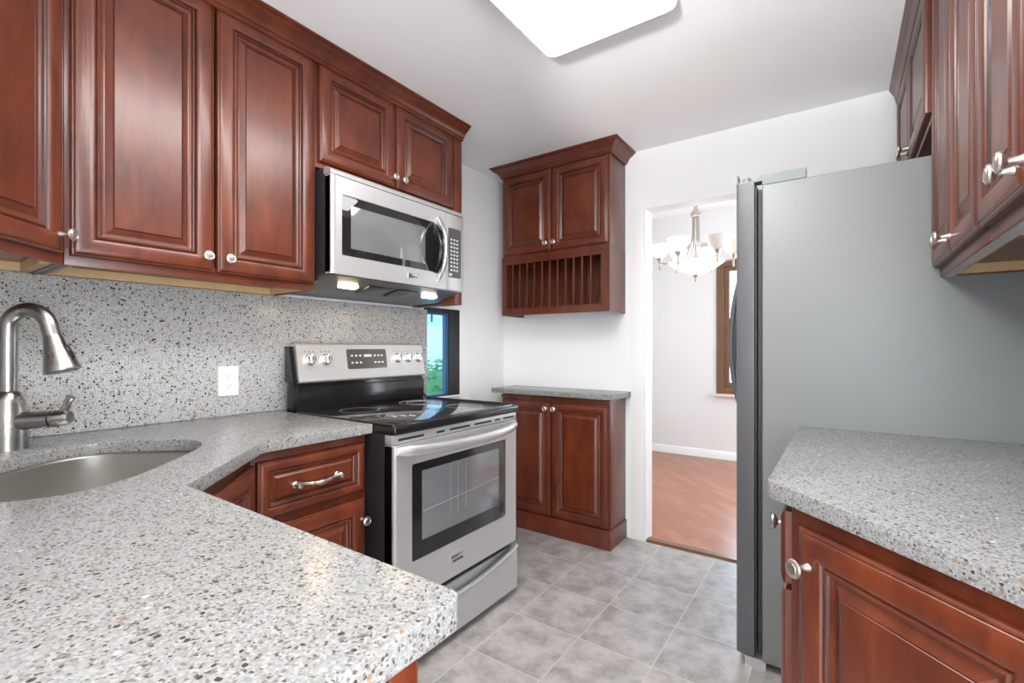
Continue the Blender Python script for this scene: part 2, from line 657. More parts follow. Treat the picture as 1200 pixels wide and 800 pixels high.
struct('floor', MB().box(XL - 0.1, 1.6, -2.7, YB + 0.06, -0.06, 0.0), TILE, 'grey mottled square tile kitchen floor')
struct('floor_dining', MB().box(-2.15, 1.7, YB + 0.06, YD + 0.15, -0.06, 0.0), PARQ, 'reddish brown wood block floor of the dining room')
struct('trim_1', MB().prism([(YB + 0.0, 0.0), (YB + 0.075, 0.0), (YB + 0.06, 0.012), (YB + 0.015, 0.012)], -0.994, -0.21, axis='x'),
       WFRAME, 'dark wood threshold strip in the doorway')
struct('ceiling', MB().box(XL - 0.1, 1.6, -2.7, YB + 0.12, ZC, ZC + 0.08), CEILM, 'flat white kitchen ceiling')
# left wall with the narrow window beside the range
WY0, WY1, WZ0, WZ1 = 2.03, 2.348, 0.872, 1.435
struct('wall_left', MB().plate([(-2.7, 0), (YB + 0.12, 0), (YB + 0.12, ZC), (-2.7, ZC)],
                               [[(WY0, WZ0), (WY1, WZ0), (WY1, WZ1), (WY0, WZ1)]], XL - 0.10, XL, axis='x'), WALL, 'white painted wall behind the range')
DX0, DX1, DZ = -0.994, -0.21, 2.042
struct('wall_back', MB().plate([(XL, 0), (DX0, 0), (DX0, DZ), (DX1, DZ), (DX1, 0), (XR, 0), (XR, ZC), (XL, ZC)], [], YB, YB + 0.12, axis='y'),
       WALL, 'white painted wall with the doorway to the dining room')
struct('wall_right', MB().box(XR, XR + 0.1, 0.3, YB + 0.12, 0, ZC), WALL, 'white wall behind the refrigerator')
struct('wall_near', MB().box(XL, -0.40, -0.34, -0.245, 0, ZC), WALL, 'white wall behind the sink corner')
struct('wall_rear', MB().plate([(XL - 0.1, 0), (1.6, 0), (1.6, ZC), (XL - 0.1, ZC)],
                               [[(-1.5, 0.6), (1.1, 0.6), (1.1, 2.3), (-1.5, 2.3)]], -2.8, -2.7, axis='y'), WALL, 'white wall with the added window opening behind the viewer')
struct('wall_far_right', MB().plate([(-2.7, 0), (0.3, 0), (0.3, ZC), (-2.7, ZC)], [[(-2.0, 0.05), (0.1, 0.05), (0.1, 1.45), (-2.0, 1.45)]], 1.5, 1.6, axis='x'), WALL, 'white side wall of the space behind the viewer')
struct('wall_return', MB().box(XR, 1.6, 0.3, 0.4, 0, ZC), WALL, 'white return wall behind the right hand cabinets')
# dining room shell
struct('wall_dining_back', MB().plate([(-2.15, 0), (1.7, 0), (1.7, 2.62), (-2.15, 2.62)],
                                      [[(-1.10, 0.70), (0.45, 0.70), (0.45, 2.12), (-1.10, 2.12)]], YD, YD + 0.15, axis='y'), DWALL, 'pale grey far wall of the dining room')
struct('wall_dining_left', MB().box(-2.16, -2.06, YB + 0.12, YD + 0.15, 0, 2.62), DWALL)
struct('wall_dining_right', MB().plate([(YB, 0), (YD + 0.15, 0), (YD + 0.15, 2.62), (YB, 2.62)], [[(3.3, 0.55), (5.1, 0.55), (5.1, 2.15), (3.3, 2.15)]], 1.7, 1.8, axis='x'), DWALL)
w5 = MB().plate([(3.3, 0.55), (5.1, 0.55), (5.1, 2.15), (3.3, 2.15)], [[(3.36, 0.61), (4.17, 0.61), (4.17, 2.09), (3.36, 2.09)], [(4.23, 0.61), (5.04, 0.61), (5.04, 2.09), (4.23, 2.09)]], 1.72, 1.78, 0.004, axis='x')
struct('fill_window_5', w5, WFRAME, 'unseen brown wooden side window added to light the dining room')  # unseen window added with the dining side fill
struct('wall_dining_front', MB().box(XR + 0.1, 1.7, YB, YB + 0.12, 0, 2.62)
       .box(XL - 0.1, XR + 0.1, YB + 0.07, YB + 0.12, ZC + 0.08, 2.62), DWALL)
struct('ceiling_dining', MB().box(-2.16, 1.8, YB + 0.12, YD + 0.15, 2.62, 2.70), CEILM)
struct('trim_2', MB().box(-2.06, 1.7, YD - 0.20, YD, 2.29, 2.62), DWALL, 'boxed soffit along the top of the dining room wall')
struct('baseboard_dining', MB().prism([(YD, 0), (YD, 0.085), (YD - 0.008, 0.085), (YD - 0.014, 0.07), (YD - 0.014, 0)], -2.06, 1.7, axis='x'), TRIMW, 'white baseboard of the dining room')
# door casing, jamb and old hinge leaves
struct('trim_3', MB().box(-1.075, -0.994, YB - 0.008, YB - 0.0005, 0.0, DZ + 0.0, 0.003).box(-0.9935, -0.985, YB, YB + 0.12, 0, DZ, 0.002), TRIMW, 'white casing on the left side of the doorway')
for z in (1.80, 0.30):
    o = MB().box(-0.985, -0.983, YB + 0.01, YB + 0.045, z - 0.045, z + 0.045, 0.0008)
    for k in (-0.03, 0, 0.03):
        o.lathe([(0.004, 0), (0.004, 0.0012), (0, 0.0016)], 10, mtx=TR(-0.983, YB + 0.028, z + k) @ Matrix.Rotation(R(90), 4, 'Y'))
    o = o.build('door_hinge', TRIMW)
    tag(o, 'painted-over hinge leaf high on the doorway jamb' if z > 1 else 'painted-over hinge leaf low on the doorway jamb', 'hinge', 'hinge leaves on the doorway jamb')

# window_1 : black frame, blue seal, tinted pane, sill
w1 = thing('window_1', 'narrow black framed window between range and white wall', 'window', (XL, WY0, WZ0))
w1['kind'] = 'structure'
h_, l_ = WZ1 - WZ0, WY1 - WY0
MB().plate([(0, 0.012), (l_, 0.012), (l_, h_), (0, h_)], [[(0.012, 0.02), (l_ - 0.100, 0.02), (l_ - 0.100, h_ - 0.03), (0.012, h_ - 0.03)]], -0.03, 0.006, 0.002, axis='x').build('window_frame', FRAMEB, w1)
MB().plate([(0.012, 0.02), (l_ - 0.100, 0.02), (l_ - 0.100, h_ - 0.03), (0.012, h_ - 0.03)],
           [[(0.018, 0.028), (l_ - 0.128, 0.028), (l_ - 0.128, h_ - 0.040), (0.018, h_ - 0.040)]], -0.028, -0.004, axis='x').build('sash', BLUEF, w1)
MB().box(-0.018, -0.014, 0.018, l_ - 0.128, 0.028, h_ - 0.040).build('pane', GLASS_B, w1)
MB().box(-0.09, 0.012, 0.0, l_, 0.0, 0.012, 0.002).build('window_sill', TRIMW, w1)

# window_2 : dining room, wooden
w2 = thing('window_2', 'brown wooden sash window in the dining room wall', 'window', (-1.10, YD, 0.70))
w2['kind'] = 'structure'
MB().plate([(0, 0), (1.55, 0), (1.55, 1.42), (0, 1.42)], [[(0.075, 0.07), (1.475, 0.07), (1.475, 1.35), (0.075, 1.35)]], -0.012, 0.10, 0.004, axis='y').build('window_frame', WFRAME, w2)
MB().plate([(0.075, 0.07), (1.475, 0.07), (1.475, 1.35), (0.075, 1.35)],
           [[(0.125, 0.12), (0.765, 0.12), (0.765, 0.76), (0.125, 0.76)], [(0.785, 0.12), (1.425, 0.12), (1.425, 0.76), (0.785, 0.76)],
            [(0.125, 0.80), (0.765, 0.80), (0.765, 1.30), (0.125, 1.30)], [(0.785, 0.80), (1.425, 0.80), (1.425, 1.30), (0.785, 1.30)]], 0.02, 0.07, 0.004, axis='y').build('sash', WFRAME, w2)
MB().box(0.10, 1.45, 0.043, 0.047, 0.10, 1.32).build('pane', GLASS_C, w2)
MB().box(-0.03, 1.58, -0.06, 0.0, -0.03, 0.0, 0.004).build('window_sill', SILLM, w2)

# fill_window_3 : unseen window added to go with the rear fill light
w3 = thing('fill_window_3', 'unseen wide white framed window added for the rear fill light', 'window', (-1.5, -2.75, 0.6))
w3['kind'] = 'structure'
MB().plate([(0, 0), (2.6, 0), (2.6, 1.7), (0, 1.7)], [[(0.05, 0.05), (1.27, 0.05), (1.27, 1.65), (0.05, 1.65)], [(1.33, 0.05), (2.55, 0.05), (2.55, 1.65), (1.33, 1.65)]], -0.03, 0.03, 0.004, axis='y').build('window_frame', TRIMW, w3)
MB().box(0.05, 2.55, -0.002, 0.002, 0.05, 1.65).build('pane', GLASS_C, w3)

w4 = thing('fill_window_4', 'unseen wide white framed side window added for the right fill light', 'window', (1.55, -2.0, 0.05))  # unseen window added to go with the right fill
w4['kind'] = 'structure'
MB().plate([(0, 0), (2.1, 0), (2.1, 1.4), (0, 1.4)], [[(0.05, 0.05), (1.02, 0.05), (1.02, 1.35), (0.05, 1.35)], [(1.08, 0.05), (2.05, 0.05), (2.05, 1.35), (1.08, 1.35)]], -0.02, 0.03, 0.004, axis='x').build('window_frame', TRIMW, w4)
MB().box(-0.002, 0.002, 0.05, 2.05, 0.05, 1.35).build('pane', GLASS_C, w4)

# ------------------------------------------------------------------ cabinet fronts
DOOR_P = [(0.0, 0.0, 0), (0.0, 0.0135, 0), (0.0025, 0.0175, 0), (0.006, 0.0185, 0), (0.0076, 0.0168, 1), (0.0094, 0.0190, 0),
          (0.016, 0.0215, 0), (0.026, 0.0232, 0), (0.036, 0.0232, 0), (0.045, 0.0215, 0), (0.0515, 0.0185, 0), (0.0540, 0.0155, 0), (0.0560, 0.0125, 1),
          (0.0582, 0.0150, 0), (0.0612, 0.0165, 0), (0.0642, 0.0150, 0), (0.0664, 0.0105, 1), (0.0680, 0.0100, 0), (0.0720, 0.0078, 0),
          (0.0760, 0.0072, 0), (0.0770, 0.0078, 0), (0.0860, 0.0125, 0), (0.0925, 0.0160, 0), (0.0942, 0.0140, 1), (0.0960, 0.0165, 0)]


def door_front(name, x0, x1, z0, z1, parent, k=1.0, y0=0.0, mats=None):
    prof = [(a * k, d, m_) for a, d, m_ in DOOR_P]
    return MB().panel(x0, x1, z0, z1, prof, y0).build(name, mats or [WOOD, GLAZE], parent, ang=20)


def knob(parent, x, z, y=-0.022, s=1.0):
    prof = [(0.0080, 0), (0.0080, 0.0015), (0.0066, 0.005), (0.0052, 0.010), (0.0046, 0.015), (0.0050, 0.020), (0.0085, 0.0235),
            (0.0155, 0.0265), (0.0168, 0.0295), (0.0160, 0.0325), (0.0125, 0.0345), (0.0118, 0.0340), (0.0105, 0.0335), (0.0095, 0.0345), (0.0, 0.0358)]
    return MB().lathe([(a * s, b * s) for a, b in prof], 24, mtx=TR(x, y, z) @ Matrix.Rotation(R(90), 4, 'X')).build('knob', NICKEL, parent)


def pull(parent, xc, z, y=-0.02, L=0.145):
    b = MB()
    n = 25
    pts, rad = [], []
    for i in range(n):
        t = -1 + 2 * i / (n - 1)
        pts.append((xc + t * L / 2, y - 0.026 - 0.004 * math.cos(t * PI), z - 0.004 * math.cos(t * PI)))
        rad.append(0.0045 + 0.0048 * math.exp(-(t / 0.26) ** 2) + (0.002 if abs(abs(t) - 0.42) < 0.05 else 0) + 0.004 * math.exp(-((abs(t) - 1) / 0.10) ** 2))
    b.tube(pts, rad, 14)
    for sx in (-1, 1):
        b.lathe([(0.011, 0), (0.011, 0.003), (0.007, 0.006), (0.0055, 0.014), (0.008, 0.020), (0.0098, 0.026), (0.007, 0.033), (0.0, 0.036)], 18,
                mtx=TR(xc + sx * L / 2, y, z) @ Matrix.Rotation(R(90), 4, 'X'))
    return b.build('drawer_pull', NICKEL, parent)


def upper_body(parent, wd, z0, z1, depth, lo=0.03, film=False, bottom=True):
    """box with a face frame, recessed raw maple underside; front frame plane at y=0"""
    b = MB()
    b.box(0, wd, 0, 0.02, z0, z0 + 0.045, 0.001)                       # bottom rail
    b.box(0, wd, 0, 0.02, z1 - 0.04, z1, 0.001)
    b.box(0, 0.035, 0, 0.02, z0 + 0.045, z1 - 0.04).box(wd - 0.035, wd, 0, 0.02, z0 + 0.045, z1 - 0.04)
    b.box(0, 0.014, 0.02, depth, z0, z1).box(wd - 0.014, wd, 0.02, depth, z0, z1)
    b.box(0.014, wd - 0.014, 0.021, depth, z0 + lo, z1)
    o = b.build('body', WOOD, parent)
    u = MB()
    u.box(0.0145, wd - 0.0145, depth - 0.022, depth - 0.001, z0 + 0.002, z0 + lo - 0.0005)
    u.box(0.0145, 0.032, 0.0215, depth - 0.0225, z0 + 0.004, z0 + lo - 0.0005).box(wd - 0.032, wd - 0.0145, 0.0215, depth - 0.0225, z0 + 0.004, z0 + lo - 0.0005)
    u = u.build('underside_rail', MAPLE, o)
    u['label'] = 'unfinished maple rail under the cabinet'
    return o


CROWN = [(0.0, 2.335), (0.006, 2.335), (0.010, 2.340), (0.010, 2.346), (0.016, 2.350), (0.019, 2.358), (0.026, 2.368), (0.038, 2.378),
         (0.050, 2.384), (0.053, 2.388), (0.053, 2.392), (0.062, 2.395), (0.066, 2.400), (0.066, ZC - 0.0005), (0.0, ZC - 0.0005)]

# ---- left wall, two door cabinet over the counter.  Frame plane at X=-1.7525, door fronts proud to -1.73
XU = -1.7525
UZ0, UZ1 = 1.418, 2.372
UD = -2.04 - XU
left2 = thing('wall_cabinet', 'tall two door cherry wall cabinet left of the microwave over the stone backsplash', 'cabinet', (XU, 0.362, 0), 90, 'cherry wall cabinets on the range wall')
upper_body(left2, 0.754, UZ0, UZ1, XU - XL - 0.001)
d = door_front('door', 0.010, 0.3725, 1.444, 2.352, left2)
knob(d, 0.343, 1.492, -0.023)
d = door_front('door', 0.3815, 0.744, 1.444, 2.352, left2)
knob(d, 0.411, 1.492, -0.023)

# ---- diagonal corner wall cabinet
DIA = 0.40
diag = thing('corner_wall_cabinet', 'angled cherry corner wall cabinet above the sink at the far left', 'cabinet', (XU + DIA / math.sqrt(2), 0.360 - DIA / math.sqrt(2), 0), 135)
# body prism in local coordinates: front edge on y=0 from x=0..DIA, sides running to the two walls


def loc_of(th, x, y):
    a = th.rotation_euler.z
    dx, dy = x - th.location.x, y - th.location.y
    return (dx * math.cos(a) + dy * math.sin(a), -dx * math.sin(a) + dy * math.cos(a))


f0 = (XU + DIA / math.sqrt(2), 0.360 - DIA / math.sqrt(2))
f1 = (XU, 0.360)
poly = [f1, (XL + 0.001, 0.360), (XL + 0.001, -0.244), (f0[0], -0.244), f0]
lp = [loc_of(diag, *p) for p in poly]
o = MB().prism(lp, UZ0 + 0.03, UZ1)
o.box(0, DIA, 0.0, 0.02, UZ0, UZ0 + 0.03)
s0, s1 = loc_of(diag, XL + 0.001, 0.360), loc_of(diag, XL + 0.001, 0.346)
t0, t1 = loc_of(diag, XU, 0.360), loc_of(diag, XU - 0.02, 0.346)
o.prism([t0, s0, s1, t1], UZ0, UZ0 + 0.03)
body = o.build('body', WOOD, diag)
a0 = [loc_of(diag, *p) for p in ((XL + 0.002, 0.3455), (XU - 0.03, 0.3455), (XU - 0.05, 0.322), (XL + 0.002, 0.322))]
a1 = [loc_of(diag, *p) for p in ((XL + 0.002, 0.3215), (XL + 0.024, 0.3215), (XL + 0.024, -0.24), (XL + 0.002, -0.24))]
u = MB().prism(a0, UZ0 + 0.003, UZ0 + 0.0295).prism(a1, UZ0 + 0.003, UZ0 + 0.0295).build('underside_rail', MAPLE, body)
u['label'] = 'unfinished maple rail under the cabinet'
d = door_front('door', 0.022, DIA - 0.022, 1.444, 2.352, diag)
knob(d, DIA - 0.045, 1.492, -0.023)

# ---- cabinet over the microwave with its filler panel on the right
over = thing('wall_cabinet', 'short two door cherry wall cabinet sitting on top of the microwave', 'cabinet', (XU, 1.117, 0), 90, 'cherry wall cabinets on the range wall')
o = MB()
o.box(0, 0.815, 0, 0.02, 1.925, 1.955).box(0, 0.815, 0, 0.02, 2.345, UZ1).box(0, 0.03, 0, 0.02, 1.955, 2.345).box(0.395, 0.42, 0, 0.02, 1.955, 2.345).box(0.785, 0.815, 0, 0.02, 1.955, 2.345)
o.box(0, 0.815, 0.02, XU - XL - 0.001, 1.925, UZ1)
o.build('body', WOOD, over)
d = door_front('door', 0.010, 0.406, 1.948, 2.352, over)
knob(d, 0.381, 1.985, -0.023)
d = door_front('door', 0.414, 0.812, 1.948, 2.352, over)
knob(d, 0.439, 1.985, -0.023)
MB().box(0.816, 0.878, -0.022, XU - XL - 0.001, 1.425, UZ1, 0.002).build('filler_panel', WOOD, over)

# ---- crown molding along the left wall cabinets
tag(MB().sweep([(f0[0] + 0.012, -0.243), (f0[0] + 0.016, f0[1] + 0.016), (XU + 0.022, 0.369), (XU + 0.022, 1.998)], CROWN).build('crown_molding', WOOD),
    'long cherry crown molding above the left wall cabinets meeting the ceiling', 'molding')

# ------------------------------------------------------------------ microwave (hood type)
mw = thing('microwave', 'stainless over-the-range microwave with black glass door under the short wall cabinet', 'microwave', (-1.635, 1.108, 0), 90)
W_ = 0.788
o = MB()
o.box(0.006, W_ - 0.002, 0.035, 0.40, 1.482, 1.905)
o = o.build('body', BLACK_M, mw)
o = MB()     # sloping underside, black
o.prism([(0.012, 1.4785), (0.05, 1.470), (0.19, 1.435), (0.40, 1.428), (0.40, 1.4815), (0.012, 1.4815)], 0.0, W_ - 0.002, axis='x', mi=0)
o.build('underside', STEEL_D, mw)
sl = math.atan2(1.435 - 1.470, 0.14)
for x in (0.165, 0.655):
    b = MB().box(-0.042, 0.042, -0.014, 0.014, -0.004, 0.001, 0.001, mtx=TR(x, 0.115, 1.4525) @ Matrix.Rotation(sl, 4, 'X'))
    lm = b.build('lamp', LAMP, mw)
    lm['label'] = 'lit cooktop lamp' + (' at the left' if x < 0.4 else ' at the right')
b = MB()
for x0 in (0.26, 0.42):
    b.box(-0.065, 0.065, -0.05, 0.05, -0.003, 0.001, 0.001, mtx=TR(x0 + 0.05, 0.125, 1.450) @ Matrix.Rotation(sl, 4, 'X'))
b.build('grease_filter', STEEL_D, mw)
# top vent strip
MB().prism([(-0.001, 1.874), (0.004, 1.892), (0.02, 1.902), (0.045, 1.905), (0.045, 1.874)], 0.0, W_, axis='x').build('vent_strip', STEEL, mw)
# door with window
DWX = 0.655
dr = MB().plate(rrect(0.0, DWX, 1.482, 1.871, 0.006, 3), [rrect(0.052, 0.575, 1.560, 1.803, 0.006, 3)], 0.0, 0.034, axis='y')
dr.prism([(0.0, 0.034), (0.0, 0.004), (0.004, 0.0), (0.012, -0.003), (0.024, 0.0), (0.024, 0.034)], 1.482, 1.871)
dr = dr.build('door', STEEL, mw)
MB().box(0.052, 0.575, 0.002, 0.02, 1.560, 1.803, 0.001).build('door_glass', DGLASS, dr)
MB().box(0.095, 0.512, 0.0008, 0.0025, 1.592, 1.766, 0.0005).build('window_mesh', MGLASS, dr)
# curved handle, black inner face and steel outer strip
hp = []
for i in range(15):
    t = -1 + 2 * i / 14
    hp.append((0.600 - 0.0 * t, -0.052 + 0.050 * t * t, 1.676 + t * 0.158))
MB().tube(hp, [0.006 + 0.008 * (1 - (-1 + 2 * i / 14) ** 2) ** 0.6 for i in range(15)], 12, flat=0.9).build('handle', CHROME, dr)
hb = []
for i in range(15):
    t = -1 + 2 * i / 14
    hb.append((-0.044 + 0.044 * t * t, 1.676 + t * 0.120))
hb2 = [(0.006, z) for _, z in hb][::-1]
g = MB().prism(hb + hb2, 0.566, 0.600, axis='x').build('handle_backing', BLACK, dr)
# control side
cp = MB().box(DWX + 0.003, W_, 0.0, 0.034, 1.482, 1.871, 0.003).build('control_panel', STEEL, mw)
MB().prism(rrect(DWX + 0.018, W_ - 0.020, 1.548, 1.800, 0.008, 4), -0.0015, 0.003, axis='y').build('keypad', GREYP, cp)
b = MB()
for r_ in range(9):
    for c in range(3):
        if r_ in (0,) and c == 1:
            pass
        x = DWX + 0.040 + c * 0.022
        z = 1.742 - r_ * 0.0195
        b.box(x - 0.006, x + 0.006, -0.0022, -0.0012, z - 0.0045, z + 0.0045, 0.0003)
b.build('key_marks', PRINT, cp)
MB().box(DWX + 0.022, DWX + 0.045, -0.002, -0.001, 1.556, 1.568).build('sticker', mat('green_sticker', (0.45, 0.55, 0.2), 0.5), cp)
bd = MB().box(0.402, 0.464, -0.004, 0.0015, 1.512, 1.536, 0.0015).build('badge', CHROME, dr)
bb = MB()
for i in range(8):
    bb.box(0.410 + i * 0.0058, 0.4138 + i * 0.0058, -0.0047, -0.0035, 1.5165, 1.5225)
bb.build('badge_mark', BLACK_M, bd)

# ------------------------------------------------------------------ range
rg = thing('range', 'stainless electric range with black glass cooktop and windowed oven door', 'range', (-1.29, 1.119, 0), 90)
RW = 0.774
o = MB()
o.box(0.004, RW - 0.004, 0.045, 0.69, 0.045, 0.885)
for x in (0.05, RW - 0.05):
    for y in (0.10, 0.62):
        o.lathe([(0.018, 0), (0.018, 0.01), (0.010, 0.012), (0.010, 0.046)], 14, mtx=TR(x, y, 0))
o.build('body', BLACK_M, rg)
# vent panel below cooktop with slots
o = MB().box(0.002, RW - 0.002, 0.004, 0.044, 0.846, 0.8795, 0.002)
o = o.build('vent_panel', STEEL, rg)
for x0, x1 in ((0.03, 0.155), (0.225, 0.268), (0.30, 0.425), (0.455, 0.575), (0.60, 0.64), (0.665, 0.75)):
    MB().box(x0, x1, 0.0025, 0.006, 0.8565, 0.8645).build('vent_slot', BLACK_M, o)
# oven door
od = MB().plate(rrect(0.002, RW - 0.002, 0.262, 0.844, 0.004, 3), [rrect(0.092, RW - 0.092, 0.402, 0.762, 0.01, 4)], 0.0, 0.044, axis='y')
od.prism([(0.0, 0.044), (0.0, 0.006), (0.006, 0.0), (0.016, -0.002), (0.016, 0.044)], 0.262, 0.844, mtx=TR(0.002))
od.prism([(0.0, 0.0), (0.006, 0.0), (0.006, 0.044), (0.0, 0.044)], 0.262, 0.844, mtx=TR(RW - 0.008))
od = od.build('oven_door', STEEL, rg)
MB().box(0.092, RW - 0.092, 0.003, 0.012, 0.402, 0.762, 0.001).build('door_glass', BLACK, od)
iw = MB().box(0.145, RW - 0.145, 0.0015, 0.0035, 0.468, 0.728, 0.0005).build('inner_window', MGLASS, od)
b = MB()
for z in (0.595,):
    b.tube([(0.15, 0.0016, z - 0.02), (RW - 0.15, 0.0016, z + 0.0)], 0.0018, 8)
for x in (0.30, 0.345, 0.395):
    b.box(x, x + 0.0025, 0.001, 0.002, 0.52, 0.725)
b.build('rack_wire', mat('rack_wire_grey', (0.22, 0.22, 0.225), 0.4), iw)
# bowed handle bar
hp, hr = [], []
for i in range(21):
    t = -1 + 2 * i / 20
    hp.append((RW / 2 + t * (RW / 2 - 0.018), -0.004 - 0.046 * (1 - abs(t) ** 3.2), 0.822 - 0.012 * (1 - t * t)))
    hr.append(0.0215 if abs(t) < 0.98 else 0.014)
MB().tube(hp, hr, 16, flat=0.75).build('handle', HANDLE, od)
b = MB().box(0.300, 0.380, -0.005, 0.0015, 0.318, 0.350, 0.002).build('badge', CHROME, od)
bb = MB()
for i in range(9):
    bb.box(0.309 + i * 0.0070, 0.3135 + i * 0.0070, -0.0057, -0.004, 0.3235, 0.331)
bb.build('badge_mark', BLACK_M, b)
# storage drawer with scooped grip
sd = MB()
n = 20
gx0, gx1 = 0.03, RW - 0.03
sd.box(0.002, RW - 0.002, 0.030, 0.044, 0.035, 0.222, 0.003)
sd.box(0.002, 0.012, -0.002, 0.032, 0.037, 0.243, 0.001).box(RW - 0.012, RW - 0.002, -0.002, 0.032, 0.037, 0.243, 0.001)
# face below the lip: front sheet whose upper edge is a shallow arc
lip = []
for i in range(n + 1):
    t = -1 + 2 * i / n
    lip.append((RW / 2 + t * (RW / 2 - 0.004), 0.236 - 0.052 * (1 - t * t)))
face = [(0.004, 0.037), (RW - 0.004, 0.037)] + lip[::-1]
sd.prism(face, -0.004, 0.012, axis='y')
sd.tube([(x, -0.006, z) for x, z in lip], 0.0065, 10)
sd = sd.build('storage_drawer', STEEL, rg)
MB().box(0.01, RW - 0.01, 0.06, 0.065, 0.005, 0.036).build('kick_plate', mat('brown_kick', (0.10, 0.03, 0.02), 0.5), rg)
# cooktop
ct = MB().box(0.0, RW, -0.012, 0.615, 0.880, 0.914, 0.008, 3)
ct = ct.build('cooktop', BLACK, rg)
g = MB().prism(rrect(0.012, RW - 0.012, 0.012, 0.605, 0.01, 3), 0.913, 0.9165, 0.001).build('glass_top', CGLASS, ct)
for cx, cy, rr in ((0.20, 0.44, 0.085), (0.215, 0.165, 0.115), (0.56, 0.44, 0.105), (0.575, 0.165, 0.085)):
    br = MB().ring((cx, cy), rr, 0.0025, 0.9163, 0.9168)
    if rr > 0.1:
        br.ring((cx, cy), rr * 0.66, 0.0022, 0.9163, 0.9168)
    br.build('burner_ring', RING, ct)
# side trims of cooktop
for x0 in (0.0, RW - 0.010):
    MB().box(x0, x0 + 0.010, 0.012, 0.605, 0.9142, 0.919, 0.0015).build('edge_trim', BLACK_M, ct)
# backguard
bg = MB().box(0.008, RW - 0.008, 0.636, 0.69, 0.884, 1.04, 0.003)
bg.box(0.014, RW - 0.014, 0.616, 0.640, 0.914, 1.018, 0.004)
bg.prism([(0.628, 1.040), (0.66, 1.195), (0.69, 1.195), (0.69, 1.040)], 0.0, 0.024, axis='x')
bg.prism([(0.628, 1.040), (0.66, 1.195), (0.69, 1.195), (0.69, 1.040)], RW - 0.006, RW, axis='x')
bg = bg.build('backguard', BLACK, rg)
cpnl = MB().prism([(0.618, 1.043), (0.622, 1.036), (0.634, 1.036), (0.668, 1.198), (0.667, 1.208), (0.655, 1.210), (0.648, 1.203), (0.624, 1.062)], 0.024, RW - 0.002, axis='x')
# simple bent sheet filling behind
cpnl.prism([(0.634, 1.040), (0.69, 1.040), (0.69, 1.204), (0.668, 1.204)], 0.024, RW - 0.004, axis='x')
cpnl = cpnl.build('control_panel', STEEL, bg)
tilt = math.atan2(0.648 - 0.624, 1.203 - 1.062)


def on_panel(x, z, off=0.0):
    y = 0.624 + (z - 1.062) * math.tan(tilt)
    return TR(x, y - off, z) @ Matrix.Rotation(-tilt, 4, 'X')


MB().prism(rrect(-0.118, 0.118, -0.048, 0.048, 0.008, 4), -0.0015, 0.003, axis='y', mtx=on_panel(0.393, 1.135)).build('display', DISP, cpnl)
for ix in (-0.09, -0.066, -0.042, 0.045, 0.068, 0.09):
    for iz in (-0.018, 0.016):
        MB().box(ix - 0.006, ix + 0.006, -0.0022, -0.0012, iz - 0.004, iz + 0.004, mtx=on_panel(0.393, 1.135)).build('button', PRINT, cpnl)
MB().box(-0.02, 0.025, -0.0022, -0.0012, 0.010, 0.022, mtx=on_panel(0.393, 1.135)).build('clock', PRINT, cpnl)
for x in (0.083, 0.163, 0.587, 0.660, 0.733):
    kb = MB().lathe([(0.0255, 0), (0.0255, 0.003), (0.022, 0.006), (0.0205, 0.020), (0.018, 0.0225), (0, 0.023)], 24, mtx=on_panel(x, 1.136) @ Matrix.Rotation(R(90), 4, 'X'))
    kb.box(-0.0065, 0.0065, -0.033, -0.02, -0.021, 0.021, 0.003, mtx=on_panel(x, 1.136))
    kb.build('knob', CHROME, cpnl)
for x in (0.083, 0.163, 0.587, 0.660, 0.733):
    b = MB()
    for a in (-0.02, 0.0, 0.02):
        b.box(x + a - 0.0025, x + a + 0.0025, -0.001, 0.001, -0.002, 0.002, mtx=on_panel(0, 1.172))
    b.build('dial_mark', GREYP, cpnl)

# ------------------------------------------------------------------ stone: backsplash, counters
tag(MB().box(-2.0595, -2.040, -0.24, 2.037, 0.9145, 1.417, 0.001).build('backsplash', STONE_LIT),
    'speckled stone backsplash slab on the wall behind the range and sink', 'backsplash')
# sink opening
SC = (1.283, -0.822)


def sn(s, n):
    return ((n - s) / math.sqrt(2), (n + s) / math.sqrt(2))


def sink_loop(k=1.0, m_=64, grow=0.0, p=3.3):
    pts = []
    for i in range(m_):
        a = 2 * PI * i / m_
        c, s = math.cos(a), math.sin(a)
        x = (0.295 * k + grow) * math.copysign(abs(c) ** (2 / p), c)
        y = (0.207 * k + grow) * math.copysign(abs(s) ** (2 / p), s)
        pts.append(sn(SC[0] + x, SC[1] + y))
    return pts


CTX = -1.392
outer = [(-2.0395, 1.114), (-2.0395, -0.243), (-0.345, -0.243)]
outer += round_corner((-0.345, -0.24), (-0.345, 0.405), (-1.078, 0.405), 0.022)
outer += [(-1.078, 0.405)]
outer += round_corner((-1.078, 0.405), (CTX, 0.719), (CTX, 1.114), 0.06)
outer += [(CTX, 1.114)]
tag(MB().plate(outer, [sink_loop()], 0.881, 0.914, 0.006, both=True).build('countertop', STONE),
    'large speckled stone countertop with the corner sink and rounded peninsula end', 'countertop')
# right countertop
rc = [(-0.127, 1.110), (0.535, 0.448), (0.555, 0.448), (0.555, 1.945), (-0.122, 1.945)]
rc = [(-0.122, 1.945)] + round_corner((-0.122, 1.945), (-0.127, 1.110), (0.535, 0.448), 0.03) + [(0.535, 0.448), (0.555, 0.448), (0.555, 1.945)]
tag(MB().plate(rc, [], 0.881, 0.914, 0.007, both=True).build('countertop', STONE),
    'speckled stone countertop with an angled front beside the refrigerator', 'countertop')

# ------------------------------------------------------------------ sink
sk = thing('sink', 'stainless undermount corner sink set in the large countertop', 'sink', (*sn(*SC), 0.70))
lx, ly, lz = sk.location


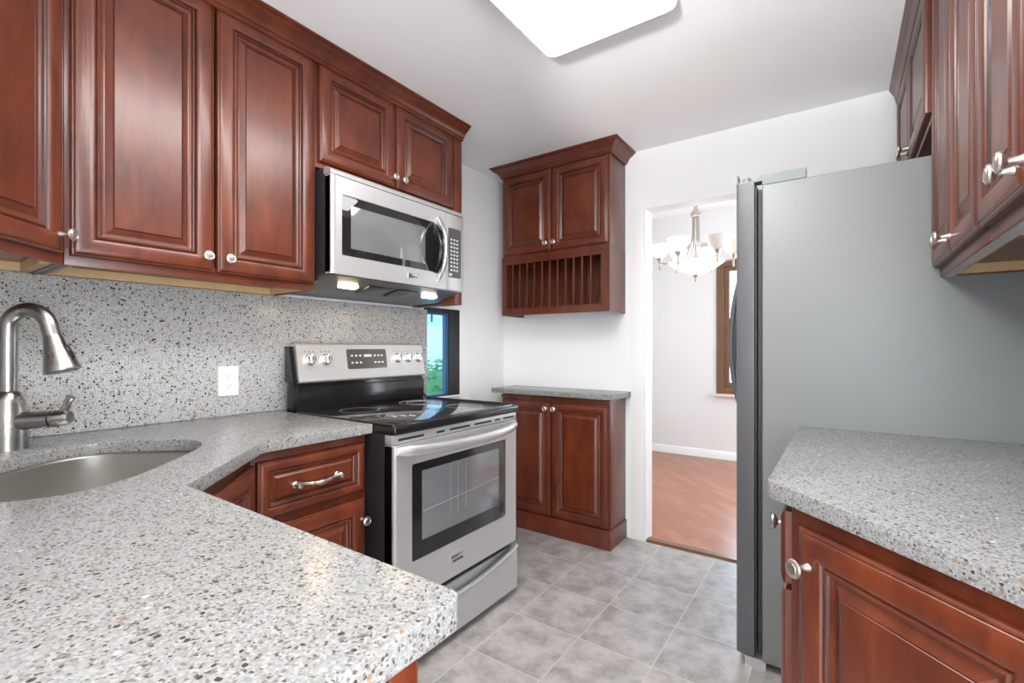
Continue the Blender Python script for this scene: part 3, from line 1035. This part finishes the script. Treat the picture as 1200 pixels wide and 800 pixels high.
def ring_mesh(levels):
    t = bmesh.new()
    rings = []
    for k, g_, z in levels:
        rings.append([t.verts.new((x - lx, y - ly, z - lz)) for x, y in sink_loop(k, 64, g_)])
    for a, b_ in zip(rings, rings[1:]):
        for i in range(64):
            t.faces.new((a[i], a[(i + 1) % 64], b_[(i + 1) % 64], b_[i]))
    t.faces.new(rings[-1])
    m_ = MB()
    m_._merge(t)
    return m_


ring_mesh([(1, 0.028, 0.8805), (1, 0.004, 0.8805), (1, -0.001, 0.874), (0.985, 0, 0.80), (0.97, 0, 0.735), (0.94, 0, 0.715), (0.88, 0, 0.706), (0.70, 0, 0.703), (0.2, 0, 0.701)]).build('bowl', SINKM, sk)
MB().lathe([(0.055, 0.002), (0.055, 0.006), (0.045, 0.006), (0.035, 0.003), (0.0, 0.003)], 24).build('drain', CHROME, sk)

# ------------------------------------------------------------------ faucet (points to the sink, along +n)
fx, fy = -1.853, 0.270
fc = thing('faucet', 'brushed nickel pull-down faucet with side lever behind the sink', 'faucet', (fx, fy, 0.914), 45)
MB().lathe([(0.040, 0), (0.040, 0.085), (0.0375, 0.108), (0.032, 0.135), (0.0255, 0.153), (0.0205, 0.158)], 32).build('body', FAUC, fc)
sp = [(0, 0, 0.155), (0, 0, 0.20), (0, 0, 0.26), (0.0005, 0, 0.305)]
for k in range(1, 13):
    a = PI - k * R(171) / 12
    sp.append((0.049 + 0.049 * math.cos(a) + 0.0, 0, 0.325 + 0.049 * math.sin(a) * 1.12))
dv = (Vector(sp[-1]) - Vector(sp[-2])).normalized()
for k in (1, 2):
    sp.append(tuple(Vector(sp[-1]) + dv * 0.016))
MB().tube(sp, 0.0195, 20).build('spout', FAUC, fc)
e = Vector(sp[-1])
dv = (Vector(sp[-1]) - Vector(sp[-2])).normalized()
rot = Vector((0, 0, 1)).rotation_difference(dv).to_matrix().to_4x4()
hd = MB().lathe([(0.0200, -0.006), (0.0212, 0.0), (0.024, 0.02), (0.031, 0.05), (0.0375, 0.078), (0.040, 0.090), (0.040, 0.094), (0.036, 0.095)], 28, mtx=TR(*e) @ rot).build('spray_head', FAUC, fc)
MB().lathe([(0.0355, 0.090), (0.0355, 0.0962), (0.02, 0.0955), (0, 0.0955)], 24, mtx=TR(*e) @ rot).build('spray_face', GREYP, hd)
sbm = TR(*e) @ rot @ Matrix.Rotation(R(90), 4, 'Z') @ TR(0, 0.0295, 0.046) @ Matrix.Rotation(R(-13), 4, 'X')
b = MB().box(-0.009, 0.009, -0.002, 0.0028, -0.020, 0.020, 0.0015, mtx=sbm)
b = b.build('spray_button', BLACK_M, hd)
MB().box(-0.006, 0.006, 0.001, 0.0042, -0.016, -0.001, 0.0012, mtx=sbm).build('button_cap', FAUC, hd)
lv = MB().tube([(0.02, 0, 0.075), (0.05, 0, 0.078), (0.09, 0, 0.080), (0.102, 0, 0.0805)], [0.0265, 0.024, 0.0225, 0.022], 20)
lv = lv.build('valve', FAUC, fc)
MB().tube([(0.102, 0, 0.0805), (0.107, 0, 0.081)], 0.0212, 20).build('valve_ring', BLACK_M, lv)
lh = MB().tube([(0.107, 0, 0.081), (0.135, 0, 0.083), (0.147, 0, 0.084)], [0.0225, 0.0215, 0.016], 20)
lh.tube([(0.125, 0, 0.092), (0.138, 0, 0.112), (0.143, 0, 0.130), (0.150, 0, 0.140)], [0.011, 0.009, 0.009, 0.010], 14)
lh.build('lever', FAUC, lv)

# ------------------------------------------------------------------ outlet on the backsplash
ol = thing('wall_outlet', 'white duplex wall outlet plate on the stone backsplash', 'outlet', (-2.0399, 0.913, 1.055), 90)
MB().prism(rrect(-0.038, 0.038, -0.059, 0.059, 0.004, 3), 0.0, -0.007, axis='y').build('cover_plate', OUTLET, ol)
rcp = MB().prism(rrect(-0.0175, 0.0175, -0.034, 0.034, 0.003, 3), -0.006, -0.010, axis='y').build('receptacle', OUTLET, ol)
for z in (0.019, -0.019):
    for x0 in (-0.008, 0.006):
        MB().box(x0, x0 + 0.002, -0.0104, -0.0098, z, z + 0.008).build('socket_slot', SLOT, rcp)
    MB().lathe([(0.0028, 0), (0.0028, 0.0006), (0, 0.0006)], 10, mtx=TR(0, -0.0098, z - 0.006) @ Matrix.Rotation(R(90), 4, 'X')).build('ground_hole', SLOT, rcp)
MB().box(-0.006, 0.006, -0.0110, -0.0098, -0.004, 0.004, 0.0004).build('test_button', OUTLET, rcp)

# ------------------------------------------------------------------ base cabinets, left run
BX = -1.432       # frame plane
bd_ = thing('base_cabinet', 'cherry base cabinet with one drawer over a door beside the range', 'cabinet', (BX, 0.704, 0), 90, 'cherry base cabinets of the sink run')
o = MB().box(0.0, 0.408, 0.0, 0.60, 0.105, 0.8805, 0.001).box(0.002, 0.406, 0.07, 0.60, 0.0, 0.105)
o.build('body', WOOD, bd_)
dw = door_front('drawer', 0.012, 0.396, 0.672, 0.848, bd_, 0.62)
pull(dw, 0.205, 0.757, -0.0165, 0.15)
d = door_front('door', 0.012, 0.396, 0.115, 0.646, bd_)
knob(d, 0.378, 0.575, -0.022)

# corner sink base with diagonal door (open topped shell)
g0 = (-1.048, 0.357)
g1 = (BX, 0.703)
gl = (Vector(g1) - Vector(g0)).length
cs_ang = math.degrees(math.atan2(g1[1] - g0[1], g1[0] - g0[0]))
cb = thing('corner_base_cabinet', 'angled cherry corner base cabinet under the sink', 'cabinet', (g0[0], g0[1], 0), cs_ang, 'cherry base cabinets of the sink run')
op = [g1, (XL + 0.021, 0.703), (XL + 0.021, -0.243), (g0[0], -0.243), g0]
ip = [(BX - 0.02, 0.685), (XL + 0.035, 0.685), (XL + 0.035, -0.225), (g0[0] - 0.018, -0.225), (g0[0] - 0.018, g0[1] - 0.008)]
o = MB().plate([loc_of(cb, *p) for p in op], [[loc_of(cb, *p) for p in ip]], 0.105, 0.8805)
o.plate([loc_of(cb, *p) for p in op], [], 0.10, 0.105)
kp = [(BX - 0.05, 0.66), (XL + 0.04, 0.66), (XL + 0.04, -0.22), (g0[0] - 0.03, -0.22), (g0[0] - 0.05, g0[1] - 0.05)]
o.plate([loc_of(cb, *p) for p in kp], [], 0.0, 0.10)
o.build('body', WOOD, cb)
d = door_front('door', 0.02, gl - 0.016, 0.115, 0.845, cb)
knob(d, 0.05, 0.79, -0.022)

# peninsula cabinet, fronts face the range aisle, end panel towards the viewer
pn = thing('base_cabinet', 'cherry peninsula base cabinet under the rounded counter end', 'cabinet', (-0.376, 0.357, 0), 180, 'cherry base cabinets of the sink run')
o = MB().box(0.018, 0.67, 0.0, 0.585, 0.105, 0.8805, 0.001).box(0.018, 0.67, 0.05, 0.58, 0.0, 0.105)
o.box(0.0, 0.018, 0.0, 0.035, 0.105, 0.8805, 0.001).box(0.0, 0.018, 0.052, 0.585, 0.105, 0.8805, 0.001)
o.build('body', WOOD, pn)
dw = door_front('drawer', 0.012, 0.658, 0.672, 0.848, pn, 0.62)
pull(dw, 0.335, 0.757, -0.0165, 0.15)
for x0, x1, kx in ((0.012, 0.331, 0.305), (0.339, 0.658, 0.365)):
    d = door_front('door', x0, x1, 0.115, 0.646, pn)
    knob(d, kx, 0.59, -0.022)

# ------------------------------------------------------------------ back wall: wall cabinet, plate rack, base cabinet
wc = thing('wall_cabinet', 'small two door cherry wall cabinet with crown on the far white wall', 'cabinet', (-1.895, 2.612, 0), 0)
WW = 0.780
o = MB().box(0, WW, 0.0, 0.2345, 1.798, 2.372, 0.0015).build('body', WOOD, wc)
d = door_front('door', 0.010, 0.3855, 1.808, 2.330, wc, 0.92)
knob(d, 0.360, 1.850, -0.022)
d = door_front('door', 0.3925, 0.770, 1.808, 2.330, wc, 0.92)
knob(d, 0.418, 1.850, -0.022)
MB().sweep([(-0.002, 0.2345), (-0.002, -0.002), (WW + 0.002, -0.002), (WW + 0.002, 0.2345)], [(a, b) for a, b in CROWN][::1]).build('crown', WOOD, wc)

pr = thing('plate_rack', 'cherry plate rack with upright slats under the small wall cabinet', 'plate rack', (-1.895, 2.600, 0), 0)
o = MB().plate([(0, 1.405), (WW, 1.405), (WW, 1.797), (0, 1.797)], [[(0.040, 1.452), (WW - 0.055, 1.452), (WW - 0.055, 1.745), (0.040, 1.745)]], 0.0, 0.02, axis='y')
o.box(0, 0.016, 0.02, 0.2465, 1.405, 1.797).box(WW - 0.016, WW, 0.02, 0.2465, 1.405, 1.797)
o.box(0.016, WW - 0.016, 0.02, 0.2465, 1.781, 1.797).box(0.016, WW - 0.016, 0.02, 0.2465, 1.425, 1.441)
o.box(0.016, WW - 0.016, 0.236, 0.2465, 1.441, 1.781)
o.build('body', WOOD, pr)
for i in range(11):
    x = 0.040 + (WW - 0.095) * (i + 1) / 12 - 0.012
    MB().box(x - 0.005, x + 0.005, 0.004, 0.017, 1.4415, 1.7805, 0.002).build('slat', WOOD, pr)
for i in range(11):
    x = 0.040 + (WW - 0.095) * (i + 1) / 12 + 0.006
    MB().box(x - 0.004, x + 0.004, 0.17, 0.182, 1.4415, 1.7805, 0.002).build('slat', WOOD, pr)

fb = thing('base_cabinet', 'shallow two door cherry base cabinet standing against the far white wall', 'cabinet', (-1.898, 2.613, 0), 0)
FW = 0.785
o = MB().box(0.0, FW, 0.0, 0.2335, 0.115, 0.8855, 0.0015).build('body', WOOD, fb)
MB().box(-0.006, FW + 0.008, -0.022, 0.2335, 0.0, 0.1145, 0.002).build('toe_board', WOOD, fb)
d = door_front('door', 0.010, 0.386, 0.122, 0.842, fb, 0.92)
knob(d, 0.360, 0.805, -0.022)
d = door_front('door', 0.394, 0.772, 0.122, 0.842, fb, 0.92)
knob(d, 0.420, 0.805, -0.022)
MB().box(-0.004, FW + 0.0, -0.014, 0.0, 0.852, 0.874, 0.004).build('top_rail', WOOD, fb)
tag(MB().plate(rrect(-1.958, -1.078, 2.560, 2.8465, 0.006, 3), [], 0.886, 0.916, 0.005, both=True).build('countertop', STONE),
    'short speckled stone top on the shallow cabinet by the doorway', 'countertop')

# ------------------------------------------------------------------ right base run
NB = thing('base_cabinet', 'angled cherry base cabinet with a round knob in the right foreground', 'cabinet', (-0.082, 1.102, 0), -45, 'cherry base cabinets by the refrigerator')
dl = 0.865
p0 = loc_of(NB, 0.555, 1.3)
bp = [(0, 0), (dl, 0), loc_of(NB, 0.554, 0.49), loc_of(NB, 0.554, 1.12), loc_of(NB, -0.082, 1.12)]
o = MB().plate(bp, [], 0.105, 0.8805)
o.plate([(0.06, 0.06), (dl - 0.05, 0.06), loc_of(NB, 0.553, 0.55), loc_of(NB, 0.553, 1.11), loc_of(NB, -0.0, 1.11)], [], 0.0, 0.105)
o.build('body', WOOD, NB)
d = door_front('door', 0.036, 0.430, 0.115, 0.846, NB)
knob(d, 0.066, 0.780, -0.0225, 1.05)
d = door_front('door', 0.434, 0.838, 0.115, 0.846, NB)
knob(d, 0.465, 0.778, -0.0225, 1.05)
AB = thing('base_cabinet', 'cherry base cabinet with a drawer over a door facing the aisle beside the refrigerator', 'cabinet', (-0.082, 1.942, 0), -90, 'cherry base cabinets by the refrigerator')
o = MB().box(0, 0.821, 0.0, 0.636, 0.105, 0.8805, 0.001).box(0.002, 0.819, 0.07, 0.63, 0.0, 0.105)
o.build('body', WOOD, AB)
dw = door_front('drawer', 0.012, 0.815, 0.704, 0.852, AB, 0.62)
knob(dw, 0.70, 0.790, -0.0165)
d = door_front('door', 0.012, 0.815, 0.115, 0.690, AB)
knob(d, 0.042, 0.625, -0.0225)

# ------------------------------------------------------------------ right wall cabinets
RX = 0.250       # frame plane; door fronts at .228
RD = XR - RX
ra = thing('wall_cabinet', 'tall two door cherry wall cabinet next to the refrigerator on the right', 'cabinet', (RX, 1.955, 0), -90, 'cherry wall cabinets on the right')
rb = thing('wall_cabinet', 'tall two door cherry wall cabinet nearest the viewer at the right edge', 'cabinet', (RX, 1.356, 0), -90, 'cherry wall cabinets on the right')
for t_, wd in ((ra, 0.598), (rb, 0.606)):
    bo = upper_body(t_, wd, 1.408, UZ1, RD)
    f = MB().box(0.0, wd, 0.004, 0.030, 1.4055, 1.4078).build('film_strip', FILM, bo)
    f['label'] = 'crinkled grey protective film on the bottom edge'
    m2 = wd / 2
    d = door_front('door', 0.004, m2 - 0.003, 1.437, 2.352, t_)
    knob(d, m2 - 0.030, 1.474, -0.0225)
    d = door_front('door', m2 + 0.003, wd - 0.004, 1.437, 2.352, t_)
    knob(d, m2 + 0.030, 1.474, -0.0225)
rf = thing('wall_cabinet', 'short two door cherry wall cabinet high above the refrigerator', 'cabinet', (RX - 0.016, 2.842, 0), -90, 'cherry wall cabinets on the right')
o = MB().box(0, 0.886, 0.0, RD + 0.016, 1.905, UZ1, 0.0015).build('body', WOOD, rf)
d = door_front('door', 0.006, 0.440, 1.926, 2.352, rf)
knob(d, 0.413, 1.958, -0.0225)
d = door_front('door', 0.446, 0.882, 1.926, 2.352, rf)
knob(d, 0.473, 1.958, -0.0225)
CR2 = [(a * 0.42, b) for a, b in CROWN]
tag(MB().sweep([(RX - 0.038, 2.846), (RX - 0.038, 1.956), (RX - 0.022, 1.955), (RX - 0.022, 0.748)], CR2).build('crown_molding', WOOD),
    'cherry crown molding above the right hand wall cabinets', 'molding')

# ------------------------------------------------------------------ refrigerator
FY0, FY1 = 1.955, 2.825
fr = thing('refrigerator', 'tall refrigerator with grey side panel and steel doors before the doorway', 'refrigerator', (-0.328, FY1, 0), -90)
FL = FY1 - FY0
MB().box(0, FL, 0.088, 0.86, 0.03, 1.790, 0.006, 3).build('body', FRIDGE_S, fr)
b = MB()
b.box(0.012, FL - 0.010, 0.074, 0.086, 0.07, 1.775)
b.box(0.006, FL - 0.004, 0.064, 0.070, 0.06, 1.785)
b.build('gasket', GASKET, fr)
for x0, x1, hx in ((0.0, FL / 2 - 0.003, FL / 2 - 0.045), (FL / 2 + 0.003, FL, FL / 2 + 0.045)):
    dm = MB().prism([(x0, 0.062), (x0, 0.012), (x0 + 0.004, 0.004), (x0 + 0.014, 0.0), (x1 - 0.014, 0.0), (x1 - 0.004, 0.004), (x1, 0.012), (x1, 0.062)], 0.042, 1.806)
    dm = dm.build('door', FRIDGE_D, fr)
    hp = []
    for i in range(17):
        t = -1 + 2 * i / 16
        hp.append((hx, 0.002 - 0.086 * (1 - abs(t) ** 2.2), 1.21 + t * 0.42))
    MB().tube(hp, 0.012, 14).build('handle', FRIDGE_D, dm)
# hinge covers on top, both ends
for x0 in (FL - 0.055, 0.005):
    hb = MB().box(x0, x0 + 0.05, 0.0, 0.006, 1.806, 1.842, 0.001).box(x0, x0 + 0.05, 0.006, 0.06, 1.806, 1.812, 0.001)
    hb.lathe([(0.014, 0), (0.014, 0.014), (0.011, 0.018), (0, 0.018)], 18, mtx=TR(x0 + 0.03, 0.034, 1.812))
    hb.prism([(0.055, 1.806), (0.095, 1.806), (0.095, 1.826), (0.085, 1.826)], x0, x0 + 0.05, axis='x')
    hb.prism([(0.088, 1.7905), (0.225, 1.7905), (0.225, 1.826), (0.100, 1.826), (0.088, 1.820)], x0 - 0.002, x0 + 0.053, axis='x')
    hb.build('hinge_cover', FRIDGE_P, fr)
kk = MB().prism([(0.03, 0.0), (0.03, 0.028), (0.02, 0.036), (0.10, 0.036), (0.10, 0.0)], 0.01, FL - 0.004, axis='x').build('base_grille', STEEL, fr)
for x in (0.06, FL - 0.06):
    MB().lathe([(0.022, 0), (0.022, 0.012), (0.012, 0.014), (0.012, 0.034)], 14, mtx=TR(x, 0.75, 0)).build('foot', BLACK_M, fr)

# ------------------------------------------------------------------ ceiling light
cl = thing('ceiling_light', 'glowing white rectangular ceiling light with rounded corners', 'ceiling light', (-0.690, 1.0, ZC))
MB().plate(rrect(-0.248, 0.248, -0.606, 0.606, 0.036, 6), [rrect(-0.2465, 0.2465, -0.6045, 0.6045, 0.0345, 6)], -0.0005, -0.084).build('base_pan', TRIMW, cl)
t = bmesh.new()
lv_ = [(0.002, -0.078), (0.002, -0.082), (0.003, -0.086), (0.010, -0.092), (0.03, -0.096)]
m_ = MB()
rings = []
for ins, z in lv_:
    rings.append([t.verts.new((x, y, z)) for x, y in rrect(-0.247 + ins, 0.247 - ins, -0.605 + ins, 0.605 - ins, 0.035 - ins * 0.5, 6)])
n = len(rings[0])
for a, b in zip(rings, rings[1:]):
    for i in range(n):
        t.faces.new((a[i], a[(i + 1) % n], b[(i + 1) % n], b[i]))
t.faces.new(rings[-1][::-1])
bmesh.ops.recalc_face_normals(t, faces=t.faces[:])
m_._merge(t)
m_.build('lens', LENS, cl)

# ------------------------------------------------------------------ chandelier in the dining room
CHX, CHY = -0.912, 3.76
ch = thing('chandelier', 'brushed nickel chandelier with a glowing bowl and six glass shades in the dining room', 'chandelier', (CHX, CHY, 0))
MB().lathe([(0.0, 2.6195), (0.06, 2.6195), (0.058, 2.605), (0.03, 2.59), (0.006, 2.585), (0.0, 2.585)], 24).build('canopy', CHN, ch)
b = MB()
z = 2.585
k = 0
while z > 2.315:
    m_ = TR(0, 0, z - 0.017) @ Matrix.Rotation(R(90 * (k % 2)), 4, 'Z')
    b.tube([(0.009 * math.cos(2 * PI * i / 12), 0, 0.018 * math.sin(2 * PI * i / 12)) for i in range(13)], 0.0022, 8, mtx=m_)
    z -= 0.030
    k += 1
b.build('chain', CHN, ch)
b = MB()
b.tube([(0.022 * math.cos(2 * PI * i / 20), 0, 2.286 + 0.022 * math.sin(2 * PI * i / 20)) for i in range(21)], 0.0035, 8)
b.lathe([(0.0, 2.268), (0.010, 2.268), (0.012, 2.255), (0.020, 2.245), (0.030, 2.225), (0.036, 2.215), (0.036, 2.192), (0.030, 2.184), (0.0, 2.182)], 24)
b.build('hub', CHN, ch)
for k in range(6):
    a = R(60 * k + 17)
    c, s = math.cos(a), math.sin(a)
    prof = [(0.020, 2.19), (0.021, 2.10), (0.024, 2.02), (0.034, 1.95), (0.060, 1.885), (0.105, 1.845), (0.165, 1.838), (0.225, 1.842), (0.262, 1.850)]
    ar = MB().tube([(r_ * c, r_ * s, z_) for r_, z_ in prof], 0.0055, 10).build('arm', CHN, ch)
    cu = MB().lathe([(0.0, 1.795), (0.006, 1.795), (0.008, 1.80), (0.006, 1.83), (0.008, 1.85), (0.022, 1.872), (0.026, 1.885), (0.0, 1.885)], 18, mtx=TR(0.262 * c, 0.262 * s, 0)).build('cup', CHN, ar)
    lit = k in (3, 4)
    MB().lathe([(0.022, 1.884), (0.040, 1.895), (0.060, 1.925), (0.072, 1.955), (0.080, 1.985), (0.076, 1.984), (0.068, 1.955), (0.056, 1.928), (0.036, 1.90), (0.0, 1.89)], 24, mtx=TR(0.262 * c, 0.262 * s, 0)).build('lamp_shade', SH_ON if lit else SH_OFF, ch)
MB().lathe([(0.0, 1.742), (0.03, 1.742), (0.08, 1.758), (0.14, 1.79), (0.185, 1.822), (0.205, 1.838), (0.198, 1.838), (0.13, 1.80), (0.05, 1.77), (0.0, 1.765)], 36).build('bowl_shade', SH_ON, ch)
MB().lathe([(0.0, 1.690), (0.006, 1.695), (0.008, 1.705), (0.004, 1.712), (0.006, 1.722), (0.018, 1.735), (0.022, 1.743), (0.0, 1.744)], 18).build('finial', CHN, ch)
pl = bpy.data.lights.new('chandelier_bulb', 'POINT')
pl.energy = 6
pl.color = (1, 0.9, 0.78)
pl.shadow_soft_size = 0.08
po = bpy.data.objects.new('bulb_light', pl)
COL.objects.link(po)
po.parent = ch
po.location = (0, 0, 1.93)

# ------------------------------------------------------------------ outside the narrow window
struct('ground_outside', MB().box(-14, XL - 0.1, -4, 14, -0.35, -0.25), CONC, 'pale paving outside the narrow window')
bl = thing('brick_building', 'pale brick building seen through the narrow window', 'building', (-8.0, 7.5, -0.25))
MB().box(-0.3, 0.0, -4.5, 4.5, 0.0, 6.0).build('wall', BRICK, bl)
wn = MB().box(0.0, 0.03, 0.15, 1.5, 2.0, 2.75, 0.01).build('window', ACM, bl)
b = MB()
for y in (0.6, 1.05):
    b.box(0.03, 0.05, y - 0.02, y + 0.02, 2.05, 2.7)
b.box(0.03, 0.05, 0.2, 1.45, 2.36, 2.40)
b.build('window_bar', GREYP, wn)
hg = MB()
t = bmesh.new()
for i in range(3200):
    c = Vector((random.gauss(0, 0.14), random.uniform(-2.4, 2.6), random.uniform(0.0, 1.22)))
    q = Matrix.Rotation(random.random() * 6.28, 3, 'Z') @ Matrix.Rotation(random.uniform(-1.2, 1.2), 3, 'X')
    a_, b_ = random.uniform(0.05, 0.085), random.uniform(0.025, 0.04)
    vs = [t.verts.new(c + q @ Vector(p)) for p in ((-a_, 0, 0), (0, -b_, 0.012), (a_, 0, 0), (0, b_, 0.012))]
    t.faces.new(vs)
hg._merge(t)
hg.box(-0.10, 0.10, -2.3, 2.5, 0.0, 1.05)
tag(hg.build('hedge', LEAF, smooth=False), 'clipped green hedge outside the narrow window', 'hedge').location = (-5.6, 5.4, -0.25)
rl = thing('fence_rail', 'white metal rail fence between hedge and brick building', 'fence', (-6.4, 6.0, -0.25))
MB().box(-0.02, 0.02, -2.5, 2.5, 1.22, 1.28).build('top_rail', TRIMW, rl)
for y in (-2.4, -0.8, 0.8, 2.4):
    MB().box(-0.02, 0.02, y - 0.02, y + 0.02, 0.0, 1.22).build('post', TRIMW, rl)
